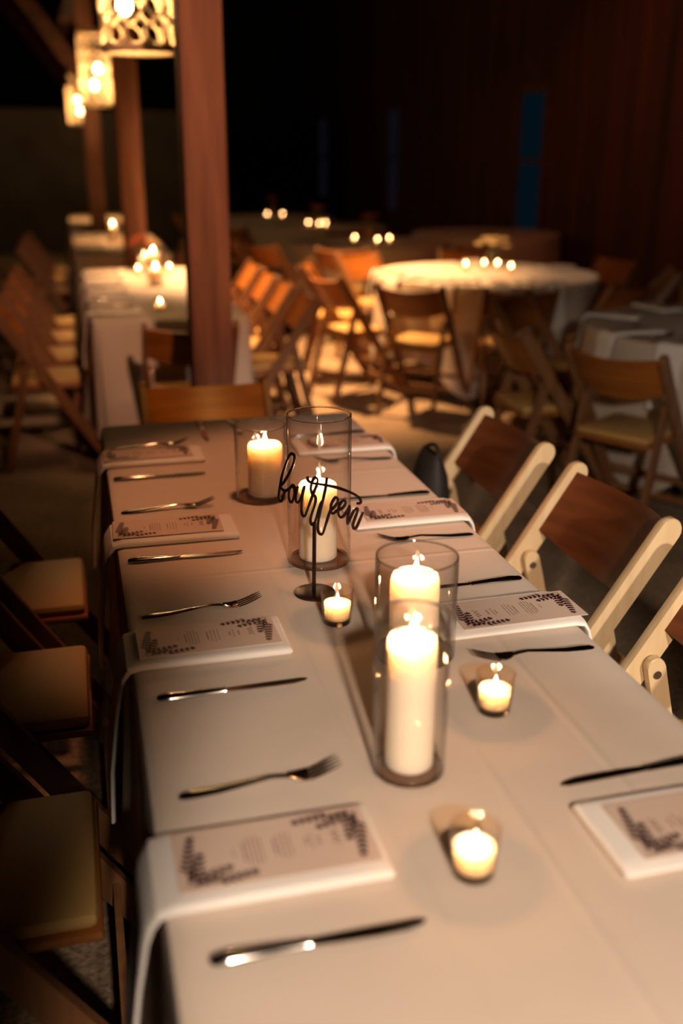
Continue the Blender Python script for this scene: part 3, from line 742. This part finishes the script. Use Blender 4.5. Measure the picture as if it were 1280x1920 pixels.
# ------------------------------------------------------------------ candles on the other tables
FG = 'candles on the distant tables'
def farset(lst, tn):
    for i, (x, y, kind, z, lab, pw) in enumerate(lst):
        if kind == 'v': votive(x, y, lab, pw, far=True, grp=FG, lamp=pw > 0)
        else: pillar(x, y, .038, z, lab, pw, far=True, z0=ZT, grp=FG, seed=i)
farset([(.43, 4.12, 'p', .10, 'far left pillar candle in the cluster on the second long table', 1.2),
        (.46, 3.75, 'p', .16, 'tall pillar candle in the middle of the second long table cluster', 1.2),
        (.44, 3.35, 'p', .10, 'pillar candle at the front of the second long table cluster', 1.2),
        (.37, 3.95, 'v', 0, 'votive candle left of the cluster on the second long table', .2),
        (.585, 4.02, 'v', 0, 'votive candle right of the cluster on the second long table', .2),
        (.374, 2.30, 'v', 0, 'lone votive candle nearest the camera on the second long table', .35)], '')
farset([(.33, 6.75, 'p', .14, 'pillar candle standing left on the third long table', 2.0),
        (.46, 6.55, 'p', .10, 'pillar candle standing right on the third long table', 1.0),
        (.40, 6.20, 'v', 0, 'votive candle at the left front on the third long table', .2),
        (.50, 6.00, 'v', 0, 'votive candle at the right front on the third long table', .2)], '')
farset([(.24, 10.3, 'p', .12, 'pillar candle on the farthest long table', 2.5),
        (.30, 9.7, 'v', 0, 'votive candle on the farthest long table', 0)], '')
farset([(2.615, 3.73, 'v', 0, 'leftmost votive candle on the white-flower table', .5),
        (2.775, 3.78, 'v', 0, 'dim amber votive candle in front of the white-flower vase', 0),
        (2.86, 3.74, 'v', 0, 'votive candle right of the white-flower vase', .5),
        (2.87, 3.53, 'v', 0, 'rightmost votive candle on the white-flower table', .3)], '')
farset([(2.47, 6.14, 'v', 0, 'left votive candle on the table behind the white-flower table', .5),
        (2.61, 5.87, 'v', 0, 'middle votive candle on the table behind the white-flower table', .3),
        (2.76, 6.0, 'v', 0, 'right votive candle on the table behind the white-flower table', .3)], '')
farset([(2.52, 8.27, 'v', 0, 'left votive candle on the three-candle round table', .5),
        (2.60, 8.08, 'v', 0, 'middle votive candle on the three-candle round table', 0),
        (2.70, 8.2, 'v', 0, 'right votive candle on the three-candle round table', .3)], '')
farset([(2.38, 10.0, 'v', 0, 'left votive candle on the farthest round table', .5),
        (2.57, 9.97, 'v', 0, 'right votive candle on the farthest round table', .3)], '')
# cylinders around the far pillar candles
for (x, y, h, l) in [(.43, 4.12, .18, 'glass cylinder around the far left candle of the second long table'), (.46, 3.75, .26, 'tall glass cylinder in the middle of the second long table'), (.44, 3.35, .16, 'glass cylinder at the front of the second table cluster'),
                     (.33, 6.75, .2, 'glass cylinder around the left candle of the third long table'), (.46, 6.55, .16, 'glass cylinder around the right candle of the third long table'), (.24, 10.3, .2, 'glass cylinder on the farthest long table')]:
    o = MB().lathe([(.058, 0), (.06, h), (.0575, h), (.0555, .008), (.002, .006)], 24).build('glass_cylinder', GLASS, loc=(x, y, ZT)); tag(o, l, 'glass cylinder', 'glass cylinders on the left row')

def bouquet(x, y, label, mt, hz=.16, R=.085, n=9, seed=3, vase=GLASS):
    t = thing('flower_arrangement', label, 'flowers', (x, y, ZT), 0, 'flower arrangements')
    MB().lathe([(.035, 0), (.04, .01), (.03, hz*.5), (.045, hz*.8), (.043, hz*.8), (.028, hz*.5), (.03, .012), (.002, .01)], 20).build('vase', vase, t)
    rn = random.Random(seed); st = MB(); lf = MB()
    for k in range(n):
        a = k*2.4; rr_ = R*math.sqrt(k/n); c = Vector((rr_*math.cos(a), rr_*math.sin(a), hz+.045+rn.uniform(0, .05)-rr_*.35))
        st.tube([(c.x*.2, c.y*.2, .02), (c.x*.3, c.y*.3, hz*.8), tuple(c)], .0022, 5)
        fl = MB()
        for ringi, (cnt, rad, tilt) in enumerate(((5, .012, 1.2), (7, .024, .8), (8, .036, .35))):
            for p in range(cnt):
                an = 2*PI*p/cnt+ringi*.4+rn.uniform(-.1, .1)
                dr = Vector((math.cos(an)*math.cos(tilt), math.sin(an)*math.cos(tilt), math.sin(tilt))); sd = Vector((-math.sin(an), math.cos(an), 0)); l = rad+.008
                fl.add([c, c+dr*l*.5+sd*l*.38, c+dr*l+Vector((0, 0, .004)), c+dr*l*.5-sd*l*.38], [(0, 1, 2, 3)])
        fl.build('bloom', mt, t)
        for q in range(2):
            an = rn.uniform(0, 6.28); l = .07; dr = Vector((math.cos(an)*.8, math.sin(an)*.8, rn.uniform(-.2, .5))); sd = Vector((-math.sin(an), math.cos(an), 0))
            lf.add([c, c+dr*l*.5+sd*.014, c+dr*l, c+dr*l*.5-sd*.014], [(0, 1, 2, 3)])
    st.build('stems', LEAF, t); lf.build('leaves', LEAF, t)
    return t
bouquet(2.90, 3.92, 'loose bunch of white flowers in a vase on the round table', PETAL, .13, .12, 12, 3)
bouquet(2.66, 6.35, 'reddish flowers on the table behind the white-flower table', ROSE, .15, .08, 9, 4, BRASS)
bouquet(2.66, 8.4, 'dim reddish flowers on the three-candle round table', ROSE, .13, .07, 7, 5, BRASS)
bouquet(2.50, 10.3, 'dim reddish flowers on the farthest round table', ROSE, .15, .07, 7, 6, BRASS)
bouquet(.42, 4.28, 'rust flowers behind the candles on the second long table', ROSE, .13, .08, 8, 7, GLASS)

# black handbag hanging on the farthest right chair
t = thing('handbag', 'black bag hanging between the near table and the farthest right chair', 'bag', (.93, -.32, .50))
V = []; fs = []; n = 20
m = MB()
for j, (z, a, b2) in enumerate([(0, .03, .05), (.01, .05, .085), (.06, .055, .095), (.13, .045, .085), (.18, .028, .070), (.20, .008, .060)]):
    for k in range(n):
        an = 2*PI*k/n; V.append((a*math.cos(an)*(1+.1*math.sin(3*an+j)), b2*math.sin(an), z))
for j in range(5):
    for k in range(n): k2 = (k+1) % n; fs.append((j*n+k, j*n+k2, (j+1)*n+k2, (j+1)*n+k))
fs.append(tuple(range(n))); m.add(V, fs).build('pouch', BAGM, t)
MB().tube(smoothpath([(0, -.055, .19), (.01, -.04, .205), (.015, 0, .215), (.01, .04, .205), (0, .055, .19)], 5), .006, 8).build('strap', BAGM, t)
